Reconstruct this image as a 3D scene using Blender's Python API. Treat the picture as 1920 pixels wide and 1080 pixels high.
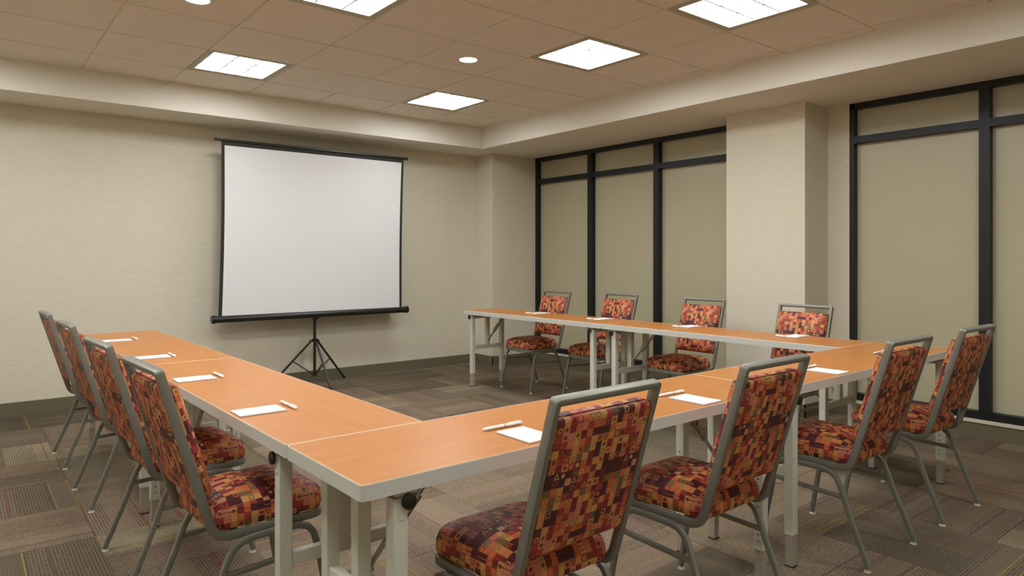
import bpy, bmesh, math
from mathutils import Vector, Matrix
PI = math.pi
for o in list(bpy.data.objects): bpy.data.objects.remove(o)
sc = bpy.context.scene
COL = sc.collection

# ------------------------------------------------------------------ camera, world, exposure
cd = bpy.data.cameras.new('camera'); cam = bpy.data.objects.new('camera', cd); COL.objects.link(cam)
cd.sensor_fit = 'HORIZONTAL'; cd.sensor_width = 36.0
cd.lens = 36.0 * 1291.24 / 1920.0
YAW = 0.67931
cam.location = (0, 0, 1.2204)
cam.rotation_euler = (PI/2, 0, -YAW)
cd.shift_y = -(540 - 484.78) / 1920.0
cd.clip_start = 0.05
sc.camera = cam
w = bpy.data.worlds.new('world'); sc.world = w; w.use_nodes = True
w.node_tree.nodes['Background'].inputs[0].default_value = (0.02, 0.02, 0.02, 1)
w.node_tree.nodes['Background'].inputs[1].default_value = 1.0
sc.view_settings.view_transform = 'Standard'; sc.view_settings.look = 'None'
sc.view_settings.gamma = 1.0; sc.view_settings.use_curve_mapping = False
sc.view_settings.exposure = 1.55
LENS_L = 9.0          # radiance of the troffer lenses
DOWN_L = 14.0

# ------------------------------------------------------------------ materials
def s2l(c):
    return tuple(((x/255)/12.92 if x/255 <= .04045 else ((x/255+.055)/1.055)**2.4) for x in c) + (1,)
def newmat(name):
    m = bpy.data.materials.new(name); m.use_nodes = True
    nt = m.node_tree; b = nt.nodes['Principled BSDF']
    return m, nt, b
def simple(name, col, rough=.5, metal=0, spec=.5, bump=None, vary=None):
    m, nt, b = newmat(name)
    b.inputs['Base Color'].default_value = s2l(col); b.inputs['Roughness'].default_value = rough
    b.inputs['Metallic'].default_value = metal; b.inputs['Specular IOR Level'].default_value = spec
    if bump or vary:
        tc = nt.nodes.new('ShaderNodeTexCoord'); mp = nt.nodes.new('ShaderNodeMapping')
        nt.links.new(tc.outputs['Object'], mp.inputs[0])
        nz = nt.nodes.new('ShaderNodeTexNoise'); nt.links.new(mp.outputs[0], nz.inputs['Vector'])
        sc_, st = (bump or vary)[:2]
        mp.inputs['Scale'].default_value = sc_; nz.inputs['Scale'].default_value = 1; nz.inputs['Detail'].default_value = 3
        if bump:
            bp = nt.nodes.new('ShaderNodeBump'); bp.inputs['Strength'].default_value = st; bp.inputs['Distance'].default_value = .002
            nt.links.new(nz.outputs['Fac'], bp.inputs['Height']); nt.links.new(bp.outputs[0], b.inputs['Normal'])
        if vary:
            amt = vary[2]
            mx = nt.nodes.new('ShaderNodeMix'); mx.data_type = 'RGBA'
            a_ = [min(1, x*(1-amt)) for x in s2l(col)[:3]]+[1]; b_ = [min(1, x*(1+amt)) for x in s2l(col)[:3]]+[1]
            mx.inputs['A'].default_value = a_; mx.inputs['B'].default_value = b_
            nt.links.new(nz.outputs['Fac'], mx.inputs['Factor']); nt.links.new(mx.outputs['Result'], b.inputs['Base Color'])
    return m
def emis(name, col, L):
    m = bpy.data.materials.new(name); m.use_nodes = True; nt = m.node_tree; nt.nodes.clear()
    e = nt.nodes.new('ShaderNodeEmission'); o = nt.nodes.new('ShaderNodeOutputMaterial')
    e.inputs[0].default_value = tuple(col)+(1,); e.inputs[1].default_value = L
    nt.links.new(e.outputs[0], o.inputs[0]); return m
class NT:
    "tiny node-math helper"
    def __init__(s, nt): s.nt = nt
    def m(s, op, a, b=None, c=None):
        n = s.nt.nodes.new('ShaderNodeMath'); n.operation = op
        for i, v in enumerate((a, b, c)):
            if v is None: continue
            if isinstance(v, (int, float)): n.inputs[i].default_value = v
            else: s.nt.links.new(v, n.inputs[i])
        return n.outputs[0]
    def xyz(s, v):
        n = s.nt.nodes.new('ShaderNodeSeparateXYZ'); s.nt.links.new(v, n.inputs[0]); return n.outputs
    def comb(s, x, y, z=0):
        n = s.nt.nodes.new('ShaderNodeCombineXYZ')
        for i, v in enumerate((x, y, z)):
            if isinstance(v, (int, float)): n.inputs[i].default_value = v
            else: s.nt.links.new(v, n.inputs[i])
        return n.outputs[0]
    def white(s, v):
        n = s.nt.nodes.new('ShaderNodeTexWhiteNoise'); n.noise_dimensions = '3D'; s.nt.links.new(v, n.inputs['Vector']); return n.outputs['Value']
    def ramp(s, f, stops, const=True):
        n = s.nt.nodes.new('ShaderNodeValToRGB'); n.color_ramp.interpolation = 'CONSTANT' if const else 'LINEAR'
        el = n.color_ramp.elements
        while len(el) > 1: el.remove(el[-1])
        el[0].position = stops[0][0]; el[0].color = s2l(stops[0][1])
        for p, c in stops[1:]:
            e = el.new(p); e.color = s2l(c)
        s.nt.links.new(f, n.inputs[0]); return n.outputs[0]
    def mix(s, f, a, b, mode='MIX'):
        n = s.nt.nodes.new('ShaderNodeMix'); n.data_type = 'RGBA'; n.blend_type = mode
        for k, v in (('Factor', f), ('A', a), ('B', b)):
            if isinstance(v, (int, float)): n.inputs[k].default_value = v
            elif isinstance(v, tuple): n.inputs[k].default_value = v
            else: s.nt.links.new(v, n.inputs[k])
        return n.outputs['Result']
    def noise(s, v, scale, detail=2):
        n = s.nt.nodes.new('ShaderNodeTexNoise'); s.nt.links.new(v, n.inputs['Vector']); n.inputs['Scale'].default_value = scale; n.inputs['Detail'].default_value = detail
        return n.outputs['Fac']

def fabric_mat():
    m, nt, b = newmat('patterned_fabric'); N = NT(nt)
    uv = nt.nodes.new('ShaderNodeUVMap'); uv.uv_map = 'UVMap'
    x, y, _ = N.xyz(uv.outputs[0])
    S = .0208
    x = N.m('DIVIDE', x, S); y = N.m('DIVIDE', y, S)
    cx = N.m('FLOOR', x); cy = N.m('FLOOR', y)
    fx = N.m('SUBTRACT', N.m('SUBTRACT', x, cx), .5); fy = N.m('SUBTRACT', N.m('SUBTRACT', y, cy), .5)
    # the print repeats every 12 x 14 squares
    cx = N.m('FLOORED_MODULO', cx, 12); cy = N.m('FLOORED_MODULO', cy, 14)
    hx = N.m('FLOOR', N.m('DIVIDE', cx, 2)); hy = N.m('FLOOR', N.m('DIVIDE', cy, 2))
    wide = N.m('GREATER_THAN', N.white(N.comb(hx, cy, 7.3)), .82)
    tall = N.m('GREATER_THAN', N.white(N.comb(cx, hy, 3.1)), .84)
    ux = N.m('ADD', N.m('MULTIPLY', cx, N.m('SUBTRACT', 1, wide)), N.m('MULTIPLY', N.m('MULTIPLY', hx, 2), wide))
    uy = N.m('ADD', N.m('MULTIPLY', cy, N.m('SUBTRACT', 1, tall)), N.m('MULTIPLY', N.m('MULTIPLY', hy, 2), tall))
    r1 = N.white(N.comb(ux, uy, 1.7)); r2 = N.white(N.comb(cx, cy, 5.9)); r3 = N.white(N.comb(cx, cy, 9.4))
    base = N.ramp(r1, [(0, (82, 34, 40)), (.17, (136, 42, 46)), (.32, (168, 62, 52)), (.44, (198, 104, 60)), (.65, (212, 136, 80)),
                       (.78, (200, 150, 84)), (.88, (206, 126, 98)), (.95, (120, 100, 64))])
    d = N.m('SQRT', N.m('ADD', N.m('MULTIPLY', fx, fx), N.m('MULTIPLY', fy, fy)))
    ax = N.m('ABSOLUTE', fx); ay = N.m('ABSOLUTE', fy)
    disc = N.m('LESS_THAN', d, .28)
    ring = N.m('LESS_THAN', N.m('ABSOLUTE', N.m('SUBTRACT', d, .30)), .06)
    sq = N.m('LESS_THAN', N.m('ABSOLUTE', N.m('SUBTRACT', N.m('MAXIMUM', ax, ay), .30)), .065)
    flip = N.m('SUBTRACT', N.m('MULTIPLY', N.m('GREATER_THAN', r3, .5), 2), 1)
    fyf = N.m('ADD', N.m('MULTIPLY', fy, flip), .05)
    tri = N.m('LESS_THAN', N.m('ABSOLUTE', N.m('SUBTRACT', N.m('MAXIMUM', N.m('ADD', N.m('MULTIPLY', ax, .866), N.m('MULTIPLY', fyf, .5)), N.m('MULTIPLY', fyf, -1)), .215)), .055)
    def rng(a, c): return N.m('MULTIPLY', N.m('GREATER_THAN', r2, a), N.m('LESS_THAN', r2, c))
    mask = N.m('ADD', N.m('ADD', N.m('MULTIPLY', disc, rng(0, .2)), N.m('MULTIPLY', tri, rng(.2, .45))),
               N.m('ADD', N.m('MULTIPLY', sq, rng(.45, .57)), N.m('MULTIPLY', ring, rng(.57, .68))))
    symc = N.ramp(r3, [(0, (76, 26, 30)), (.42, (64, 38, 32)), (.6, (214, 124, 74)), (.78, (224, 184, 116)), (.9, (134, 46, 42))])
    col = N.mix(N.m('MULTIPLY', mask, .8), base, symc)
    # thin darker weave line between squares
    edge = N.m('GREATER_THAN', N.m('MAXIMUM', ax, ay), .465)
    col = N.mix(N.m('MULTIPLY', edge, .35), col, s2l((80, 34, 26)))
    nt.links.new(col, b.inputs['Base Color'])
    b.inputs['Roughness'].default_value = .5; b.inputs['Specular IOR Level'].default_value = .38
    wv = N.noise(uv.outputs[0], 900, 1)
    bp = nt.nodes.new('ShaderNodeBump'); bp.inputs['Strength'].default_value = .12; bp.inputs['Distance'].default_value = .001
    nt.links.new(wv, bp.inputs['Height']); nt.links.new(bp.outputs[0], b.inputs['Normal'])
    return m

def carpet_mat():
    m, nt, b = newmat('carpet_tiles'); N = NT(nt)
    tc = nt.nodes.new('ShaderNodeTexCoord'); P = tc.outputs['Object']
    x, y, _ = N.xyz(P)
    tx = N.m('DIVIDE', N.m('SUBTRACT', x, .477), .5); ty = N.m('DIVIDE', y, .5)
    i = N.m('FLOOR', tx); j = N.m('FLOOR', ty)
    par = N.m('FLOORED_MODULO', N.m('ADD', i, j), 2)         # 1: ribs run along y
    perp = N.m('ADD', N.m('MULTIPLY', tx, par), N.m('MULTIPLY', ty, N.m('SUBTRACT', 1, par)))
    along = N.m('ADD', N.m('MULTIPLY', ty, par), N.m('MULTIPLY', tx, N.m('SUBTRACT', 1, par)))
    t = N.white(N.comb(i, j, 2.2))
    q = N.m('FLOOR', N.m('MULTIPLY', perp, 2))
    t2 = N.white(N.comb(N.m('ADD', q, N.m('MULTIPLY', i, 31)), j, 4.4))
    base = N.ramp(N.m('ADD', N.m('MULTIPLY', t, .55), N.m('MULTIPLY', t2, .45)),
                  [(0, (96, 87, 72)), (.35, (116, 104, 86)), (.65, (138, 119, 100)), (1, (160, 146, 120))], False)
    rib = N.m('MULTIPLY', perp, 40)
    ri = N.m('FLOOR', rib); rf = N.m('SUBTRACT', rib, ri)
    tid = N.m('ADD', N.m('MULTIPLY', i, 17.13), N.m('MULTIPLY', j, 5.71))
    rr = N.white(N.comb(ri, tid, .5))
    sec = N.white(N.comb(N.m('FLOOR', N.m('DIVIDE', ri, 7)), tid, 8.5))   # bold and quiet bands within a tile
    bold = N.m('MULTIPLY_ADD', N.m('GREATER_THAN', sec, .4), .34, .22)
    dash = N.noise(N.comb(N.m('MULTIPLY', along, 45), ri, tid), 1.6, 2)
    dark = N.m('MULTIPLY', N.m('MULTIPLY', N.m('LESS_THAN', rf, .5), bold), N.m('GREATER_THAN', dash, .42))
    col = N.mix(dark, base, s2l((52, 47, 38)))
    acc = N.m('MULTIPLY', N.m('GREATER_THAN', rr, .93), N.m('GREATER_THAN', rf, .45))
    accc = N.ramp(N.white(N.comb(ri, tid, 6.6)), [(0, (158, 142, 74)), (.4, (98, 66, 84)), (.7, (140, 66, 58)), (.85, (150, 136, 78))])
    col = N.mix(N.m('MULTIPLY', acc, .62), col, accc)
    sp = N.noise(P, 260, 2)
    col = N.mix(.5, col, N.ramp(sp, [(.3, (60, 60, 60)), (.7, (215, 215, 215))], False), 'OVERLAY')
    ex = N.m('MINIMUM', N.m('ABSOLUTE', N.m('SUBTRACT', tx, N.m('ROUND', tx))), N.m('ABSOLUTE', N.m('SUBTRACT', ty, N.m('ROUND', ty))))
    col = N.mix(N.m('MULTIPLY', N.m('LESS_THAN', ex, .005), .35), col, s2l((40, 36, 30)))
    nt.links.new(col, b.inputs['Base Color'])
    b.inputs['Roughness'].default_value = .95; b.inputs['Specular IOR Level'].default_value = .1
    bp = nt.nodes.new('ShaderNodeBump'); bp.inputs['Strength'].default_value = .5; bp.inputs['Distance'].default_value = .003
    nt.links.new(sp, bp.inputs['Height']); nt.links.new(bp.outputs[0], b.inputs['Normal'])
    return m

def wood_mat():
    m, nt, b = newmat('orange_maple_laminate'); N = NT(nt)
    tc = nt.nodes.new('ShaderNodeTexCoord'); mp = nt.nodes.new('ShaderNodeMapping'); nt.links.new(tc.outputs['Object'], mp.inputs[0])
    mp.inputs['Scale'].default_value = (3, 22, 1)
    f = N.noise(mp.outputs[0], 2.2, 5)
    f2 = N.noise(tc.outputs['Object'], 2.5, 2)
    col = N.ramp(f, [(.25, (176, 111, 50)), (.75, (190, 127, 64))], False)
    col = N.mix(N.m('MULTIPLY', f2, .35), col, s2l((178, 110, 48)))
    nt.links.new(col, b.inputs['Base Color'])
    b.inputs['Roughness'].default_value = .34; b.inputs['Specular IOR Level'].default_value = .28
    return m

def wall_mat():
    m, nt, b = newmat('cream_woven_wallcovering'); N = NT(nt)
    tc = nt.nodes.new('ShaderNodeTexCoord'); P = tc.outputs['Object']
    x, y, z = N.xyz(P)
    v = N.comb(N.m('MULTIPLY', x, 14), N.m('MULTIPLY', y, 14), N.m('MULTIPLY', z, 190))
    f = N.noise(v, 1.0, 3)
    col = N.ramp(f, [(.3, (213, 205, 184)), (.7, (221, 213, 193))], False)
    nt.links.new(col, b.inputs['Base Color']); b.inputs['Roughness'].default_value = .75; b.inputs['Specular IOR Level'].default_value = .25
    bp = nt.nodes.new('ShaderNodeBump'); bp.inputs['Strength'].default_value = .15; bp.inputs['Distance'].default_value = .001
    nt.links.new(f, bp.inputs['Height']); nt.links.new(bp.outputs[0], b.inputs['Normal'])
    return m

FABRIC = fabric_mat(); CARPET = carpet_mat(); WOOD = wood_mat(); WALL = wall_mat()
PAINT = simple('soffit_paint', (232, 227, 214), .85, spec=.2)
TILE = simple('ceiling_tile', (238, 228, 214), .95, spec=.1, bump=((160, 160, 160), .25))
GRIDM = simple('ceiling_grid', (232, 222, 206), .7)
BASE = simple('carpet_base', (110, 104, 84), .95, spec=.1, vary=((260, 260, 260), 0, .45))
STRIP = simple('white_sill_strip', (214, 206, 186), .6)
BLACKM = simple('black_aluminium', (26, 28, 31), .45, spec=.4)
PANE = simple('frosted_glass', (188, 180, 150), .3, spec=.5)
FRAME = simple('chair_metal', (128, 127, 116), .4, metal=.25, spec=.5)
GLIDE = simple('glide_plastic', (214, 208, 190), .4)
TPAINT = simple('table_metal_paint', (206, 206, 191), .45)
TEDGE = simple('table_edge_metal', (208, 209, 200), .38, metal=.1)
TLIP = simple('table_edge_lip', (232, 222, 200), .4)
TFOOT = simple('table_foot_metal', (176, 170, 155), .42, metal=.3)
TBRACE = simple('brace_metal', (170, 168, 156), .3, metal=.7)
HOLE = simple('dark_hole', (24, 22, 18), .8)
BCAP = simple('black_plastic', (22, 20, 17), .35)
PAPER = simple('white_paper', (238, 238, 240), .6, spec=.3)
PRINT = simple('green_yellow_print', (196, 200, 120), .6)
CARD = simple('pad_backing', (120, 112, 122), .7)
PENW = simple('white_pen_plastic', (248, 248, 246), .3)
PENO = simple('pen_print', (222, 196, 150), .35)
SCRW = simple('matte_screen_fabric', (226, 225, 224), .8, spec=.25)
SCRB = simple('black_screen_border', (34, 36, 30), .7)
SCRM = simple('black_screen_metal', (30, 31, 26), .32, spec=.5)
LTRIM = simple('troffer_frame', (184, 178, 158), .5)
LOUV = simple('lens_bars', (140, 139, 134), .5, spec=.2)
LENS = emis('troffer_lens_light', (.955, .985, 1.0), LENS_L)
DOWN = emis('downlight_light', (1.0, .95, .87), DOWN_L)
DRING = simple('downlight_trim', (220, 212, 196), .5)

# ------------------------------------------------------------------ helpers
def obj(name, bm, mats, parent=None, smooth=False, kind=None):
    me = bpy.data.meshes.new(name)
    bmesh.ops.recalc_face_normals(bm, faces=bm.faces)
    bm.to_mesh(me); bm.free()
    for m in (mats if isinstance(mats, (list, tuple)) else [mats]): me.materials.append(m)
    if smooth:
        for p in me.polygons: p.use_smooth = True
        me.set_sharp_from_angle(angle=math.radians(38))
    o = bpy.data.objects.new(name, me); COL.objects.link(o)
    if parent: o.parent = parent
    if kind: o['kind'] = kind
    return o
def thing(name, label, cat, loc=(0, 0, 0), rz=0, group=None):
    o = bpy.data.objects.new(name, None); COL.objects.link(o); o.empty_display_size = .1
    o.location = loc; o.rotation_euler = (0, 0, rz); o['label'] = label; o['category'] = cat
    if group: o['group'] = group
    return o
def dup(root, loc, rz, label):
    r = root.copy(); COL.objects.link(r); r.location = loc; r.rotation_euler = (0, 0, rz); r['label'] = label
    def kids(src, dst):
        for ch in list(src.children):
            c = ch.copy(); COL.objects.link(c); c.parent = dst
            kids(ch, c)
    kids(root, r)
    return r
def box(bm, x0, x1, y0, y1, z0, z1, mi=0, bev=0):
    vs = [bm.verts.new((x, y, z)) for x in (x0, x1) for y in (y0, y1) for z in (z0, z1)]
    fs = []
    for f in ((0, 1, 3, 2), (4, 6, 7, 5), (0, 4, 5, 1), (2, 3, 7, 6), (0, 2, 6, 4), (1, 5, 7, 3)):
        a = bm.faces.new([vs[k] for k in f]); a.material_index = mi; fs.append(a)
    if bev:
        es = list({e for f in fs for e in f.edges})
        r = bmesh.ops.bevel(bm, geom=es, offset=bev, segments=2, affect='EDGES', profile=.5)
        for f in r['faces']: f.material_index = mi
def tube(bm, p, q, r, n=14, mi=0, r2=None, caps=True):
    p = Vector(p); q = Vector(q); t = (q-p).normalized(); r2 = r if r2 is None else r2
    u = t.orthogonal().normalized(); v = t.cross(u)
    A = [bm.verts.new(p+(u*math.cos(2*PI*k/n)+v*math.sin(2*PI*k/n))*r) for k in range(n)]
    B = [bm.verts.new(q+(u*math.cos(2*PI*k/n)+v*math.sin(2*PI*k/n))*r2) for k in range(n)]
    for k in range(n):
        f = bm.faces.new((A[k], A[(k+1) % n], B[(k+1) % n], B[k])); f.material_index = mi
    if caps:
        f = bm.faces.new(A[::-1]); f.material_index = mi
        f = bm.faces.new(B); f.material_index = mi
def fillet(pts, r, n=5):
    pts = [Vector(p) for p in pts]; out = [pts[0]]
    rs = r if isinstance(r, (list, tuple)) else [r]*(len(pts)-2)
    for k in range(1, len(pts)-1):
        a, b, c = pts[k-1], pts[k], pts[k+1]; d1 = (a-b).normalized(); d2 = (c-b).normalized()
        ang = d1.angle(d2); L = min(rs[k-1]/math.tan(ang/2), (a-b).length*.48, (c-b).length*.48)
        if L < 1e-5: out.append(b); continue
        s = b+d1*L; e = b+d2*L
        for i in range(n+1):
            t = i/n; out.append(s*(1-t)**2 + b*2*t*(1-t) + e*t*t)
    out.append(pts[-1]); return out
def sweep(bm, path, A, wa, wb, ch=.003, mi=0, closed=False):
    """rectangular tube with rounded corners; A = fixed cross-section axis"""
    path = [Vector(p) for p in path]; A = Vector(A).normalized(); n = len(path); rings = []
    ha, hb = wa/2, wb/2
    c2 = ch*.3
    prof = [(ha, hb-ch), (ha-c2, hb-c2), (ha-ch, hb), (-ha+ch, hb), (-ha+c2, hb-c2), (-ha, hb-ch),
            (-ha, -hb+ch), (-ha+c2, -hb+c2), (-ha+ch, -hb), (ha-ch, -hb), (ha-c2, -hb+c2), (ha, -hb+ch)]
    for k in range(n):
        if closed: t1 = (path[k]-path[k-1]).normalized(); t2 = (path[(k+1) % n]-path[k]).normalized()
        else:
            t1 = (path[k]-path[max(k-1, 0)]) if k else (path[1]-path[0]); t2 = (path[k+1]-path[k]) if k < n-1 else t1
            t1 = t1.normalized(); t2 = t2.normalized()
        t = (t1+t2).normalized(); B = t.cross(A).normalized(); Aa = B.cross(t).normalized()
        m = 1/max(.5, t.dot(t1))
        rings.append([bm.verts.new(path[k]+Aa*a+B*(b*m)) for a, b in prof])
    M = len(prof)
    for k in range(n if closed else n-1):
        R0, R1 = rings[k], rings[(k+1) % n]
        for i in range(M):
            f = bm.faces.new((R0[i], R0[(i+1) % M], R1[(i+1) % M], R1[i])); f.material_index = mi
    if not closed:
        bm.faces.new(rings[0][::-1]).material_index = mi; bm.faces.new(rings[-1]).material_index = mi
def rrect(hx, hy, r, n=6):
    out = []
    for sx, sy, a0 in ((1, 1, 0), (-1, 1, 90), (-1, -1, 180), (1, -1, 270)):
        rr = r[0] if isinstance(r, tuple) and sy > 0 else (r[1] if isinstance(r, tuple) else r)
        for k in range(n+1):
            a = math.radians(a0+90*k/n); out.append((sx*(hx-rr)+rr*math.cos(a), sy*(hy-rr)+rr*math.sin(a)))
    return out
def cushion(bm, hx, hy, r, layers, top, bottom=None, n=6):
    """layers: (inset, w); top/bottom: list of (scale, w), closing at the middle"""
    base = rrect(hx, hy, r, n); M = len(base); rings = []
    def ring(inset, w, s=1):
        return [bm.verts.new(((x*(hx-inset)/hx)*s, (y*(hy-inset)/hy)*s, w)) for x, y in base]
    if bottom:
        for s, wv in bottom[::-1][1:]: rings.append(ring(layers[0][0], wv, s))
    for ins, wv in layers: rings.append(ring(ins, wv))
    for s, wv in top[:-1]: rings.append(ring(layers[-1][0], wv, s))
    for a, b in zip(rings, rings[1:]):
        for k in range(M): bm.faces.new((a[k], a[(k+1) % M], b[(k+1) % M], b[k]))
    c = bm.verts.new((0, 0, top[-1][1]))
    for k in range(M): bm.faces.new((rings[-1][k], rings[-1][(k+1) % M], c))
    c = bm.verts.new((0, 0, bottom[-1][1] if bottom else layers[0][1]))
    for k in range(M): bm.faces.new((rings[0][(k+1) % M], rings[0][k], c))
def box_uv(bm, off=(0, 0)):
    bm.normal_update(); uvl = bm.loops.layers.uv.new('UVMap')
    for f in bm.faces:
        nx, ny, nz = (abs(c) for c in f.normal)
        for l in f.loops:
            c = l.vert.co
            if nz > .55: uv = (c.x, c.y)
            elif nx > ny: uv = (c.y, c.z)
            else: uv = (c.x, c.z)
            l[uvl].uv = (uv[0]+off[0]+5, uv[1]+off[1]+5)

# ------------------------------------------------------------------ the room
X0, X1, Y0, Y1 = -1.5, 5.42, -1.5, 6.60
SX, SY, SXL, SYF = 4.49, 6.08, -0.9, -0.9
SZ, CZ, G, GX, GY = 2.423, 2.656, .61, 3.1734, 4.3576
bm = bmesh.new(); box(bm, X0-.1, X1+.3, Y0-.1, Y1+.1, -.06, 0); obj('floor', bm, CARPET, kind='structure')
bm = bmesh.new(); box(bm, X0-.1, X1+.3, Y1, Y1+.1, 0, CZ+.1); obj('wall_back', bm, WALL, kind='structure')
bm = bmesh.new(); box(bm, X0-.1, X0, Y0, Y1, 0, CZ+.1); obj('wall_left', bm, WALL, kind='structure')
bm = bmesh.new(); box(bm, X0-.1, X1+.3, Y0-.1, Y0, 0, CZ+.1); obj('wall_front', bm, WALL, kind='structure')
PX, PY = 4.775, 6.266
CX, CY0, CY1 = 5.0565, 2.693, 3.383
bm = bmesh.new()
box(bm, PX, X1+.3, PY, Y1, 0, SZ+.005)                 # corner pilaster
box(bm, CX, X1+.3, CY0, CY1, 0, SZ+.005)               # column
box(bm, X1, X1+.3, 2.525, CY0, 0, SZ+.005)             # stub beside the column
box(bm, X1, X1+.3, CY1, PY, 0, .102)                   # low curbs under the glazing
box(bm, X1, X1+.3, Y0, 2.525, 0, .102)
box(bm, X1+.14, X1+.3, Y0, PY, .102, SZ+.005)          # wall behind the frosted glazing
obj('wall_right', bm, WALL, kind='structure')
# tray ceiling: dropped soffit ring
bm = bmesh.new()
box(bm, X0, X1+.3, SY, Y1, SZ, CZ+.1); box(bm, SX, X1+.3, SYF, SY, SZ, CZ+.1)
box(bm, X0, SXL, SYF, SY, SZ, CZ+.1); box(bm, X0, X1+.3, Y0, SYF, SZ, CZ+.1)
obj('trim_1', bm, PAINT, kind='structure')
LIGHTS = [(-3, 1), (0, 1), (0, -2), (0, -4), (-3, -2), (-3, -4), (-3, -7), (0, -7), (-6, -2), (-6, 1), (-6, -4), (-6, -7)]  # later entries are unseen troffers, added to brighten the room
DOWNS = [(-3.5, -.5), (-.5, -.5)]
bm = bmesh.new(); gap = .007
for i in range(-8, 4):
    for j in range(-10, 4):
        a0 = max(GX+i*G+gap, SXL); a1 = min(GX+(i+1)*G-gap, SX); b0 = max(GY+j*G+gap, SYF); b1 = min(GY+(j+1)*G-gap, SY)
        if a1-a0 < .01 or b1-b0 < .01 or (i, j) in LIGHTS: continue
        dl = [d for d in DOWNS if math.floor(d[0]) == i and math.floor(d[1]) == j]
        if dl:       # tile with a round opening for the downlight
            cx, cy = GX+dl[0][0]*G, GY+dl[0][1]*G; R = .07; n = 40
            inner, outer = [], []
            for k in range(n):
                a = 2*PI*k/n; c, s = math.cos(a), math.sin(a); m = max(abs(c), abs(s))
                inner.append(bm.verts.new((cx+R*c, cy+R*s, CZ-.006)))
                outer.append(bm.verts.new((cx+c/m*(G/2-gap), cy+s/m*(G/2-gap), CZ-.006)))
            for k in range(n): bm.faces.new((inner[k], outer[k], outer[(k+1) % n], inner[(k+1) % n]))
            up = [bm.verts.new((v.co.x, v.co.y, CZ+.05)) for v in inner]
            for k in range(n): bm.faces.new((inner[k], inner[(k+1) % n], up[(k+1) % n], up[k]))
            sk = [bm.verts.new((v.co.x, v.co.y, CZ+.012)) for v in outer]
            for k in range(n): bm.faces.new((outer[k], sk[k], sk[(k+1) % n], outer[(k+1) % n]))
        else:
            box(bm, a0, a1, b0, b1, CZ-.006, CZ+.012)
o = obj('ceiling', bm, TILE, kind='structure')
bm = bmesh.new()
box(bm, SXL, SX, SYF, SY, CZ+.1, CZ+.12)               # slab above the tiles
for i in range(-8, 4):
    x = GX+i*G
    if SXL < x < SX: box(bm, x-.012, x+.012, SYF, SY, CZ, CZ+.004)
for j in range(-10, 4):
    y = GY+j*G
    if SYF < y < SY: box(bm, SXL, SX, y-.012, y+.012, CZ+.0005, CZ+.0045)
obj('trim_2', bm, GRIDM, kind='structure')
# baseboards (carpet base)
def baseboard(name, segs, h=.1016, t=.008):
    bm = bmesh.new()
    for (x0, x1, y0, y1) in segs:
        box(bm, x0, x1, y0, y1, 0, h)
    return obj(name, bm, BASE, kind='structure')
T = .008
baseboard('baseboard_back', [(X0, PX, Y1-T, Y1)])
baseboard('baseboard_left', [(X0, X0+T, Y0, Y1-T)])
baseboard('baseboard_front', [(X0, X1, Y0, Y0+T)])
baseboard('baseboard_right', [(PX-T, PX, PY-T, Y1), (PX-T, X1, PY-T, PY), (CX-T, CX, CY0-T, CY1+T), (CX-T, X1, CY0-T, CY0), (CX-T, X1, CY1, CY1+T),
                              (X1-T, X1, 2.5, CY0), (X1-T, X1, CY1, PY), (X1-T, X1, Y0, 2.5)])
# glazing
def window(name, y_hi, y_lo, mull):
    w_ = bpy.data.objects.new(name, None); COL.objects.link(w_); w_['kind'] = 'structure'
    D = .06; xf, xg = X1, X1+D
    bm = bmesh.new()
    box(bm, xf, xg+.02, y_hi-.035, y_hi, .125, SZ); box(bm, xf, xg+.02, y_lo, y_lo+.035, .125, SZ)
    box(bm, xf, xg+.02, y_lo, y_hi, SZ-.045, SZ); box(bm, xf, xg+.02, y_lo, y_hi, .125, .178)
    box(bm, xf-.001, xg+.02, y_lo, y_hi, 2.112, 2.166)
    for y in mull: box(bm, xf-.002, xg+.021, y-.064, y, .125, SZ)
    # slim glazing beads
    ys = [y_hi-.035]+[v for y in mull for v in (y, y-.064)]+[y_lo+.035]
    obj('window_frame', bm, BLACKM, w_)
    bm = bmesh.new(); box(bm, X1-.016, X1+.01, y_lo, y_hi, .102, .125, bev=.002); obj('sill_strip', bm, STRIP, w_)
    edges = [y_hi-.035]
    for y in mull: edges += [y, y-.064]
    edges += [y_lo+.035]
    for k in range(0, len(edges), 2):
        for z0, z1 in ((.178, 2.112), (2.166, SZ-.045)):
            bm = bmesh.new(); box(bm, xg, xg+.008, edges[k+1]-.004, edges[k]+.004, z0-.004, z1+.004); obj('pane', bm, PANE, w_)
    return w_
window('window_1', PY, CY1, [5.387, 4.465])
window('window_2', 2.525, Y0+.01, [1.652, .73, -.19, -1.11+.0])

# ------------------------------------------------------------------ ceiling lights
def make_troffer(i, j, label):
    cx, cy = GX+(i+.5)*G, GY+(j+.5)*G
    t = thing('ceiling_light', label, 'ceiling light', (cx, cy, CZ), 0, 'square troffer lights in the ceiling grid')
    h = G/2-.006; l = .252
    bm = bmesh.new()
    for (a, b, c, d) in ((-h, h, -h, -l), (-h, h, l, h), (-h, -l, -l, l), (l, h, -l, l)): box(bm, a, b, c, d, -.004, .05, bev=.0015)
    box(bm, -h, h, -h, h, .05, .055)
    obj('frame', bm, LTRIM, t)
    bm = bmesh.new(); box(bm, -l, l, -l, l, .006, .010); obj('diffuser', bm, LENS, t)
    bm = bmesh.new()
    for k in (-1, 1):
        p = k*l/3
        box(bm, p-.005, p+.005, -l, l, .001, .0055); box(bm, -l, l, p-.005, p+.005, .0014, .0052)
    obj('louvre', bm, LOUV, t)
    return t
t0 = make_troffer(-3, 1, 'square ceiling light above and left of the projection screen')
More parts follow.
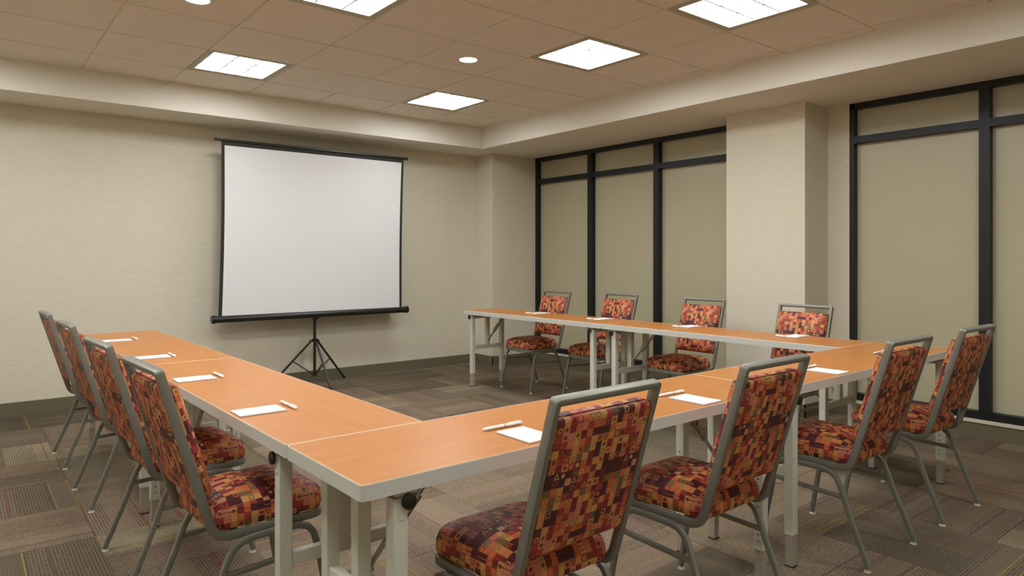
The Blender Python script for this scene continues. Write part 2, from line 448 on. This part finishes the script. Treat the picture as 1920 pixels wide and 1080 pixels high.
LL = {(0, 1): 'smallest square ceiling light, farthest from the camera, near the back soffit corner',
      (0, -2): 'square ceiling light right of the small round downlight, over the middle of the room',
      (0, -4): 'square ceiling light at the top edge of the photo, nearest the glazed wall',
      (-3, -2): 'square ceiling light cut by the top edge of the photo, left of the centre',
      (-3, -4): 'unseen fill troffer added overhead just behind the top edge of view',  # from here down: out-of-view fixtures, added only for their light
      (-3, -7): 'added fill troffer directly above the camera, outside the view',
      (0, -7): 'unseen fill troffer added above the nearest corner by the glazed wall',
      (-6, 1): 'unseen fill troffer at the back of the added row along the left wall',
      (-6, -2): 'unseen fill troffer in the middle of the added row along the left wall',
      (-6, -4): 'unseen fill troffer left of the camera in the added row along the left wall',
      (-6, -7): 'unseen fill troffer behind the camera in the added row along the left wall'}
for k, lb in LL.items():
    dup(t0, (GX+(k[0]+.5)*G, GY+(k[1]+.5)*G, CZ), 0, lb)
def make_down(x, y, label):
    t = thing('downlight', label, 'ceiling light', (x, y, CZ-.006), 0, 'round recessed downlights')
    bm = bmesh.new(); n = 36
    prof = [(.060, .02), (.063, -.001), (.070, -.004), (.079, -.0035), (.080, 0), (.060, .02)]
    rings = [[bm.verts.new((r*math.cos(2*PI*k/n), r*math.sin(2*PI*k/n), z)) for k in range(n)] for r, z in prof[:-1]]
    for a, b in zip(rings, rings[1:]):
        for k in range(n): bm.faces.new((a[k], a[(k+1) % n], b[(k+1) % n], b[k]))
    obj('trim_ring', bm, DRING, t, smooth=True)
    bm = bmesh.new(); tube(bm, (0, 0, .012), (0, 0, .016), .0625, 36); obj('lamp_lens', bm, DOWN, t)
    bm = bmesh.new(); tube(bm, (0, 0, .02), (0, 0, .026), .069, 36); obj('housing', bm, DRING, t)
    return t
d0 = make_down(GX-.5*G, GY-.5*G, 'small round downlight in the tile left of the middle square light')
dup(d0, (GX-3.5*G, GY-.5*G, CZ-.006), 0, 'small round downlight cut by the top edge, towards the left')

# ------------------------------------------------------------------ tables
TT = .723; RIM = .037; TW = .4285; TL = 1.7812
def make_table(L, label):
    """long axis x, centre at origin"""
    t = thing('training_table', label, 'table', (0, 0, 0), 0, 'narrow folding tables forming the U')
    hx, hy = L/2-.0008, TW/2-.0008
    bm = bmesh.new()      # metal edge band with rounded corners
    o1 = rrect(hx, hy, .012, 4); i1 = rrect(hx-.0019, hy-.0019, .0101, 4); M = len(o1)
    R = [[bm.verts.new((x, y, z)) for x, y in (o1 if q == 0 else i1)] for q, z in ((0, TT-.002), (0, TT-RIM), (1, TT-RIM), (1, TT+.0002))]
    o2 = rrect(hx-.0008, hy-.0008, .0112, 4); R.append([bm.verts.new((x, y, TT+.0004)) for x, y in o2])
    seq = [R[0], R[1], R[2], R[3], R[4], R[0]]
    for q, (a, b) in enumerate(zip(seq, seq[1:])):
        for k in range(M):
            f = bm.faces.new((a[k], a[(k+1) % M], b[(k+1) % M], b[k])); f.material_index = 1 if q >= 3 else 0
    obj('edge_band', bm, [TEDGE, TLIP], t)
    bm = bmesh.new()
    a = [bm.verts.new((x, y, TT)) for x, y in rrect(hx-.002, hy-.002, .010, 4)]; b = [bm.verts.new((v.co.x, v.co.y, TT-RIM+.006)) for v in a]
    bm.faces.new(a); bm.faces.new(b[::-1])
    for k in range(M): bm.faces.new((a[k], b[k], b[(k+1) % M], a[(k+1) % M]))
    obj('tabletop', bm, WOOD, t)
    fi = .11; hw = .019
    for sx in (-1, 1):
        x = sx*(L/2-fi)
        for sy in (-1, 1):
            y = sy*(TW/2-.036)
            bm = bmesh.new(); box(bm, x-hw, x+hw, y-hw, y+hw, .125, TT-RIM-.018, bev=.003)
            for k in range(11):
                z = .16+k*.026
                tube(bm, (x-sx*(hw-.001), y, z), (x-sx*(hw+.0006), y, z), .0034, 8, mi=1)   # adjustment holes on the inner face
            tube(bm, (x-sx*.002, y+sy*(hw-.001), TT-.10), (x-sx*.002, y+sy*(hw+.003), TT-.10), .006, 10)
            lg = obj('leg', bm, [TPAINT, HOLE], t)
            bm = bmesh.new(); box(bm, x-.016, x+.016, y-.016, y+.016, .004, .126, bev=.002); box(bm, x-.017, x+.017, y-.017, y+.017, 0, .005, mi=1)
            obj('foot_extension', bm, [TFOOT, HOLE], lg)
        bm = bmesh.new(); box(bm, x-.013, x+.013, -TW/2+.036+hw, TW/2-.036-hw, .352, .39, bev=.002); obj('crossbar', bm, TPAINT, t)
        bm = bmesh.new(); box(bm, x-hw, x+hw, -hw, hw, .389, TT-RIM-.004, bev=.003); obj('centre_post', bm, TPAINT, t)
        bm = bmesh.new(); xp = x+.017; zp = TT-RIM-.027
        tube(bm, (xp, -TW/2+.012, zp), (xp, TW/2-.012, zp), .0155, 18)
        for sy in (-1, 1): box(bm, xp-.03, xp+.03, sy*(TW/2-.036)-.016, sy*(TW/2-.036)+.016, TT-RIM-.014, TT-RIM+.004)
        pt = obj('pivot_tube', bm, TPAINT, t, smooth=True)
        for sy in (-1, 1):
            bm = bmesh.new(); tube(bm, (xp, sy*(TW/2-.013), zp), (xp, sy*(TW/2-.006), zp), .0185, 22); tube(bm, (xp, sy*(TW/2-.006), zp), (xp, sy*(TW/2-.004), zp), .0185, 22, r2=.015)
            obj('end_cap', bm, BCAP, pt, smooth=True)
        # folding brace: flat bar, sleeve and rod up to the underside
        d = -sx
        P = lambda a, z: Vector((x+d*a, 0, z))
        bm = bmesh.new()
        sweep(bm, fillet([P(.024, .425), P(.030, .445), P(.125, .548)], .03, 4), (0, 1, 0), .018, .006, .0015)
        tube(bm, P(.105, .5265), P(.165, .5915), .0155, 16)
        tube(bm, P(.155, .5805), P(.255, TT-RIM+.002), .0095, 14)
        tube(bm, P(.017, .43), P(.033, .43), .007, 12)
        obj('folding_brace', bm, TBRACE, t, smooth=True)
    return t
TR = .0098
AX, AY = .6882, 1.3773
def tf(x, y): c, s = math.cos(TR), math.sin(TR); return (AX+x*c-y*s, AY+x*s+y*c)
def put(t, x, y, rz): p = tf(x, y); t.location = (p[0], p[1], 0); t.rotation_euler = (0, 0, rz+TR); return t
RXT = 3.5815; NX = 1.7812
# U base (near row)
tb = make_table(TL, 'front table at the near left corner of the U, closest to the camera')
put(tb, NX/2, TW/2, 0)
t2 = dup(tb, (0, 0, 0), 0, 'front table at the near right corner of the U, end reaching towards the glazed wall'); put(t2, (NX+RXT)/2, TW/2, 0)
t2.scale = ((RXT-NX)/TL, 1, 1)
# left row
t3 = dup(tb, (0, 0, 0), 0, 'near table of the left arm, its end butting against the front table'); put(t3, TW/2, TW+(2.1944-TW)/2, PI/2); t3.scale = ((2.1944-TW)/TL, 1, 1)
t4 = dup(tb, (0, 0, 0), 0, 'far table of the left arm, nearest the screen wall'); put(t4, TW/2, (2.1944+3.9144)/2, PI/2); t4.scale = ((3.9144-2.1944)/TL, 1, 1)
# right row
RS, RY = 2.2455, 4.0579
t5 = dup(tb, (0, 0, 0), 0, 'near table of the right arm, joined to the front table by the column'); put(t5, RXT-TW/2, (TW+RS)/2, PI/2); t5.scale = ((RS-TW)/TL, 1, 1)
t6 = dup(tb, (0, 0, 0), 0, 'far table of the right arm, free end towards the corner pilaster'); put(t6, RXT-TW/2, (RS+RY)/2, PI/2); t6.scale = ((RY-RS)/TL, 1, 1)

# ------------------------------------------------------------------ chairs
def make_chair(label):
    t = thing('banquet_chair', label, 'chair')
    XU = .182
    top = Vector((0, -.2975, .8935)); low = Vector((0, -.152, .41)); up = (top-low).normalized(); nrm = Vector((0, up.z, -up.y))
    # back frame: uprights bent into the seat rails, top rail
    bm = bmesh.new()
    for s in (-1, 1):
        p = [Vector((s*XU, top.y, top.z))-up*.03, Vector((s*XU, -.142, .373)), Vector((s*XU, .10, .373))]
        sweep(bm, fillet(p, .062, 9), (1, 0, 0), .0175, .027, .003)
    a = Vector((-XU, top.y, top.z)); b = Vector((XU, top.y, top.z))
    sweep(bm, fillet([a-up*.03, a, b, b-up*.03], .004, 3), nrm, .027, .0175, .003)
    obj('back_frame', bm, FRAME, t, smooth=True)
    bm = bmesh.new()
    p = [(-XU, .098, .373), (-XU, .215, .373), (XU, .215, .373), (XU, .098, .373)]
    sweep(bm, fillet(p, .065, 8), (0, 0, 1), .026, .016, .004)
    for y in (-.08, .12): box(bm, -XU+.007, XU-.007, y-.012, y+.012, .366, .384)
    obj('seat_frame', bm, FRAME, t, smooth=True)
    # seat
    bm = bmesh.new()
    cushion(bm, .187, .188, (.06, .035), [(.02, .386), (.006, .3885), (.001, .397), (0, .410), (.001, .427), (.005, .437), (.0065, .4385), (.005, .441), (.010, .450), (.024, .461)],
            [(.86, .472), (.66, .480), (.4, .485), (.2, .487), (0, .487)])
    for v in bm.verts:
        v.co.y += .038
        if v.co.y < .0: v.co.x *= 1-.085*min(1, -v.co.y/.10)
    box_uv(bm); obj('seat', bm, FABRIC, t, smooth=True)
    # backrest pad
    bm = bmesh.new()
    cushion(bm, .1735, .187, (.012, .02), [(.008, -.011), (.002, -.009), (0, -.006), (0, .003), (.006, .005), (.006, .007), (0, .010), (.0, .022), (.004, .032), (.014, .041)],
            [(.85, .048), (.6, .052), (.3, .054), (0, .054)], bottom=[(1, -.011), (.7, -.0135), (.3, -.0145), (0, -.0145)])
    bm.normal_update(); uvl = bm.loops.layers.uv.new('UVMap')
    for f in bm.faces:
        nx, ny, nz = (abs(c) for c in f.normal)
        for l in f.loops:
            c = l.vert.co
            q = (c.x, c.y) if nz > .5 else ((c.x, c.z+c.y*0+.19) if ny > nx else (c.z, c.y))
            l[uvl].uv = (q[0]+5.013, q[1]+5.3)
    mid = low+up*.271
    M = Matrix(((1, 0, 0, 0), (0, up.y, nrm.y, mid.y), (0, up.z, nrm.z, mid.z), (0, 0, 0, 1)))
    bm.transform(M); obj('backrest', bm, FABRIC, t, smooth=True)
    # legs
    rear = [(-.228, .012), (-.18, .128), (-.144, .217), (-.126, .268), (-.113, .303), (-.096, .333), (-.072, .351), (-.04, .358), (0, .359)]
    front = [(.228, .012), (.200, .16), (.178, .28), (.166, .322), (.146, .346), (.115, .357), (.07, .359), (0, .359)]
    for s in (-1, 1):
        for pr_ in (rear, front):
            bm = bmesh.new()
            path = [Vector((s*(.2015+.0115*(1-z/.359)), y, z)) for y, z in pr_]
            sweep(bm, path, (1, 0, 0), .018, .021, .005)
            lg = obj('leg', bm, FRAME, t, smooth=True)
            y = pr_[0][0]; bm = bmesh.new()
            tube(bm, (s*.213, y+(.004 if y < 0 else -.004), 0), (s*.213, y+(.004 if y < 0 else -.004), .006), .014, 16, r2=.012)
            tube(bm, (s*.213, y+(.004 if y < 0 else -.004), .006), (s*.213, y+(.004 if y < 0 else -.004), .014), .007, 12)
            obj('foot_glide', bm, GLIDE, lg, smooth=True)
        bm = bmesh.new(); sweep(bm, [(s*.2055, -.123, .262), (s*.2055, .172, .275)], (1, 0, 0), .012, .018, .003); obj('stretcher', bm, FRAME, t, smooth=True)
    return t
CH = [
 (1.241, 1.462, 1.2, 'banquet chair at the front table nearest the camera, its back hiding a notepad'),
 (2.013, 1.463, .7, 'second banquet chair along the front table from its near left corner'),
 (2.977, 1.439, -.5, 'third banquet chair along the front table, beside the double table legs'),
 (3.726, 1.433, -1.2, 'banquet chair at the right end of the front table, closest to the glazed wall'),
 (.710, 4.946, -88.5, 'leftmost and farthest banquet chair of the left arm, next to the back wall'),
 (.722, 4.074, -87.5, 'second banquet chair of the left arm counted from the back wall'),
 (.723, 3.107, -86.4, 'third banquet chair of the left arm counted from the back wall'),
 (.740, 2.368, -87.0, 'banquet chair of the left arm nearest the camera, beside the table corner'),
 (4.263, 4.944, 90.4, 'farthest banquet chair of the right arm, in front of the corner glazing'),
 (4.387, 4.220, 90.6, 'banquet chair of the right arm behind the seam of the two tables'),
 (4.340, 3.300, 90.5, 'banquet chair of the right arm just left of the wide column'),
 (4.237, 2.409, 90.2, 'banquet chair of the right arm standing right before the wide column'),
]
c0 = make_chair(CH[0][3]); c0['group'] = 'patterned banquet chairs around the U of tables'
for k, (x, y, a, lb) in enumerate(CH):
    if k == 0: c0.location = (x, y, 0); c0.rotation_euler = (0, 0, math.radians(a))
    else: dup(c0, (x, y, 0), math.radians(a), lb)

# ------------------------------------------------------------------ notepads and pens
def make_pad(label):
    t = thing('notepad', label, 'notepad', group='white notepads on the tables')
    bm = bmesh.new(); box(bm, -.05, .05, -.0735, .0735, .0006, .0045)
    box(bm, .041, .0445, -.045, .068, .0045, .00462, mi=1)
    for k in range(4): box(bm, .034, .041, -.03+k*.028, -.027+k*.028, .0045, .00462, mi=1)
    obj('paper', bm, [PAPER, PRINT], t)
    bm = bmesh.new(); box(bm, -.0503, .0503, -.0738, .0738, 0, .0007); obj('backing', bm, CARD, t)
    return t
def make_pen(label):
    t = thing('pen', label, 'pen', group='white pens above the notepads')
    r = .0052
    bm = bmesh.new(); tube(bm, (-.058, 0, r), (.03, 0, r), r, 16); tube(bm, (-.072, 0, r), (-.058, 0, r), .002, 16, r2=r, caps=True); obj('barrel', bm, PENW, t, smooth=True)
    bm = bmesh.new(); tube(bm, (.004, 0, r), (.012, 0, r), r*1.03, 16, caps=False); obj('printed_band', bm, PENO, t, smooth=True)
    bm = bmesh.new(); tube(bm, (.026, 0, r), (.069, 0, r), r*1.08, 16); tube(bm, (.069, 0, r), (.074, 0, r), r*.8, 16, r2=r*.6); box(bm, .03, .068, -.0014, .0014, r*2.0, r*2.0+.0016); obj('cap', bm, PENW, t, smooth=True)
    return t
K = .9745
# (centre x, centre y, rotation, pen x, pen y, pen angle)
L_ = 'left arm'; Z = TT+.0006
PADS = [
 (1.279*K, 1.518*K, 0, 1.281*K, 1.633*K, 0, 'beside the nearest chair of the front table'),
 (2.072*K, 1.517*K, 0, 2.084*K, 1.631*K, 0, 'between the two nearest chair backs of the front table'),
 (3.060*K, 1.526*K, 0, 3.085*K, 1.628*K, 0, 'on the front table left of its third chair'),
 (3.965*K, 1.535*K, 0, 3.880*K, 1.646*K, 0, 'on the front table partly hidden behind the third chair back'),
 (.777*K, 4.853*K, -90, .8825*K, 4.898*K, -90, 'farthest on the left arm, nearest the screen wall'),
 (.791*K, 3.922*K, -90, .8825*K, 3.940*K, -90, 'on the far table of the left arm, before its seam'),
 (.785*K, 3.105*K, -90, .888*K, 3.135*K, -90, 'on the near table of the left arm, just past the seam'),
 (.786*K, 2.317*K, -90, .894*K, 2.336*K, -90, 'nearest the camera on the left arm'),
 (4.235*K, 4.815*K, 90, 4.125*K, 4.83*K, 90, 'at the free far end of the right arm'),
 (4.245*K, 4.035*K, 90, 4.135*K, 4.04*K, 90, 'on the right arm beside the table seam'),
 (4.285*K, 3.180*K, 90, 4.175*K, 3.18*K, 90, 'on the right arm before the chair left of the column'),
 (4.290*K, 2.345*K, 90, 4.180*K, 2.35*K, 90, 'on the right arm before the chair at the column'),
]
p0 = n0 = None
for (x, y, a, px, py, pa, where) in PADS:
    lp, ln = 'white notepad '+where, 'white pen by notepad '+where
    if p0 is None:
        p0 = make_pad(lp); n0 = make_pen(ln)
        p0.location = (x, y, Z); n0.location = (px, py, Z); p0.rotation_euler = (0, 0, math.radians(a)); n0.rotation_euler = (0, 0, math.radians(pa))
    else:
        dup(p0, (x, y, Z), math.radians(a), lp); dup(n0, (px, py, Z), math.radians(pa), ln)

# ------------------------------------------------------------------ projection screen
PXS, PYS = 2.708, 6.40
s = thing('projection_screen', 'white projection screen on a black tripod stand before the back wall', 'projection screen', (PXS, PYS, 0))
L = lambda x, y, z: Vector((x-PXS, y-PYS, z))
bm = bmesh.new()
zt, zb = 2.262, .705; yf = 6.335
def sheet(x0t, x1t, x0b, x1b, z1, z0, y, th, mi):
    n = 10; A = []; B = []
    for k in range(n+1):
        f = k/n; waist = .010*math.sin(PI*f)
        a = x0t+(x0b-x0t)*f+waist; b = x1t+(x1b-x1t)*f-waist; z = z1+(z0-z1)*f
        A.append([bm.verts.new(L(a, y-th, z)), bm.verts.new(L(b, y-th, z))]); B.append([bm.verts.new(L(a, y, z)), bm.verts.new(L(b, y, z))])
    for k in range(n):
        for f in ((A[k][0], A[k][1], A[k+1][1], A[k+1][0]), (B[k][0], B[k+1][0], B[k+1][1], B[k][1]), (A[k][0], A[k+1][0], B[k+1][0], B[k][0]), (A[k][1], B[k][1], B[k+1][1], A[k+1][1])):
            bm.faces.new(f).material_index = mi
    bm.faces.new((A[0][0], B[0][0], B[0][1], A[0][1])).material_index = mi; bm.faces.new((A[n][0], A[n][1], B[n][1], B[n][0])).material_index = mi
sheet(1.822, 3.655, 1.795, 3.630, zt, zb, yf, .0012, 1)
sheet(1.848, 3.627, 1.826, 3.603, 2.222, zb+.006, yf-.0012, .0006, 0)
obj('screen_fabric', bm, [SCRW, SCRB], s)
bm = bmesh.new(); sweep(bm, [L(1.772, 6.335, 2.268), L(3.692, 6.335, 2.268)], (0, 0, 1), .024, .02, .006)
for x in (1.766, 3.686): box(bm, x-PXS, x+.012-PXS, 6.322-PYS, 6.348-PYS, 2.254, 2.282)
obj('top_bar', bm, SCRM, s, smooth=True)
bm = bmesh.new(); tube(bm, L(1.762, 6.335, .684), L(3.678, 6.335, .684), .031, 24)
cs = obj('roller_case', bm, SCRM, s, smooth=True)
for a, b in ((1.738, 1.766), (3.674, 3.700)):
    bm = bmesh.new(); tube(bm, L(a, 6.335, .684), L(b, 6.335, .684), .036, 24); obj('end_cap', bm, BCAP, cs, smooth=True)
bm = bmesh.new(); tube(bm, (0, 0, .085), (0, 0, .70), .0135, 16); tube(bm, (0, 0, .70), (0, 0, 2.27), .009, 12); tube(bm, (0, 0, .08), (0, 0, .115), .017, 16); obj('pole', bm, SCRM, s, smooth=True)
bm = bmesh.new(); tube(bm, (0, 0, .628), (0, 0, .652), .021, 16); tube(bm, (0, -.02, .64), (0, -.036, .64), .012, 12); tube(bm, (.02, 0, .642), (.04, 0, .642), .007, 10)
box(bm, -.015, .015, -.05, .02, .65, .672); obj('lock_knob', bm, BCAP, s, smooth=True)
bm = bmesh.new(); tube(bm, (0, 0, .415), (0, 0, .445), .027, 20)
for a in (18, 150, -91):
    c, q = math.cos(math.radians(a)), math.sin(math.radians(a)); tube(bm, (c*.015, q*.015, .425), (c*.05, q*.05, .42), .012, 10)
obj('tripod_collar', bm, BCAP, s, smooth=True)
for a, R in ((18, .385), (158, .41), (-91, .395)):
    c, q = math.cos(math.radians(a)), math.sin(math.radians(a))
    bm = bmesh.new(); tube(bm, (c*.03, q*.03, .425), (c*R, q*R, .008), .0105, 14)
    lg = obj('leg', bm, SCRM, s, smooth=True)
    bm = bmesh.new(); e = Vector((c*R, q*R, .012)); d = Vector((c*(R-.03), q*(R-.03), -.417)).normalized(); tube(bm, e-d*.03, e, .0125, 14); obj('rubber_tip', bm, BCAP, lg, smooth=True)
    bm = bmesh.new(); f = .46; tube(bm, (c*.012, q*.012, .098), (c*(.03+(R-.03)*f), q*(.03+(R-.03)*f), .425*(1-f)+.008*f), .006, 10); obj('brace', bm, SCRM, s, smooth=True)
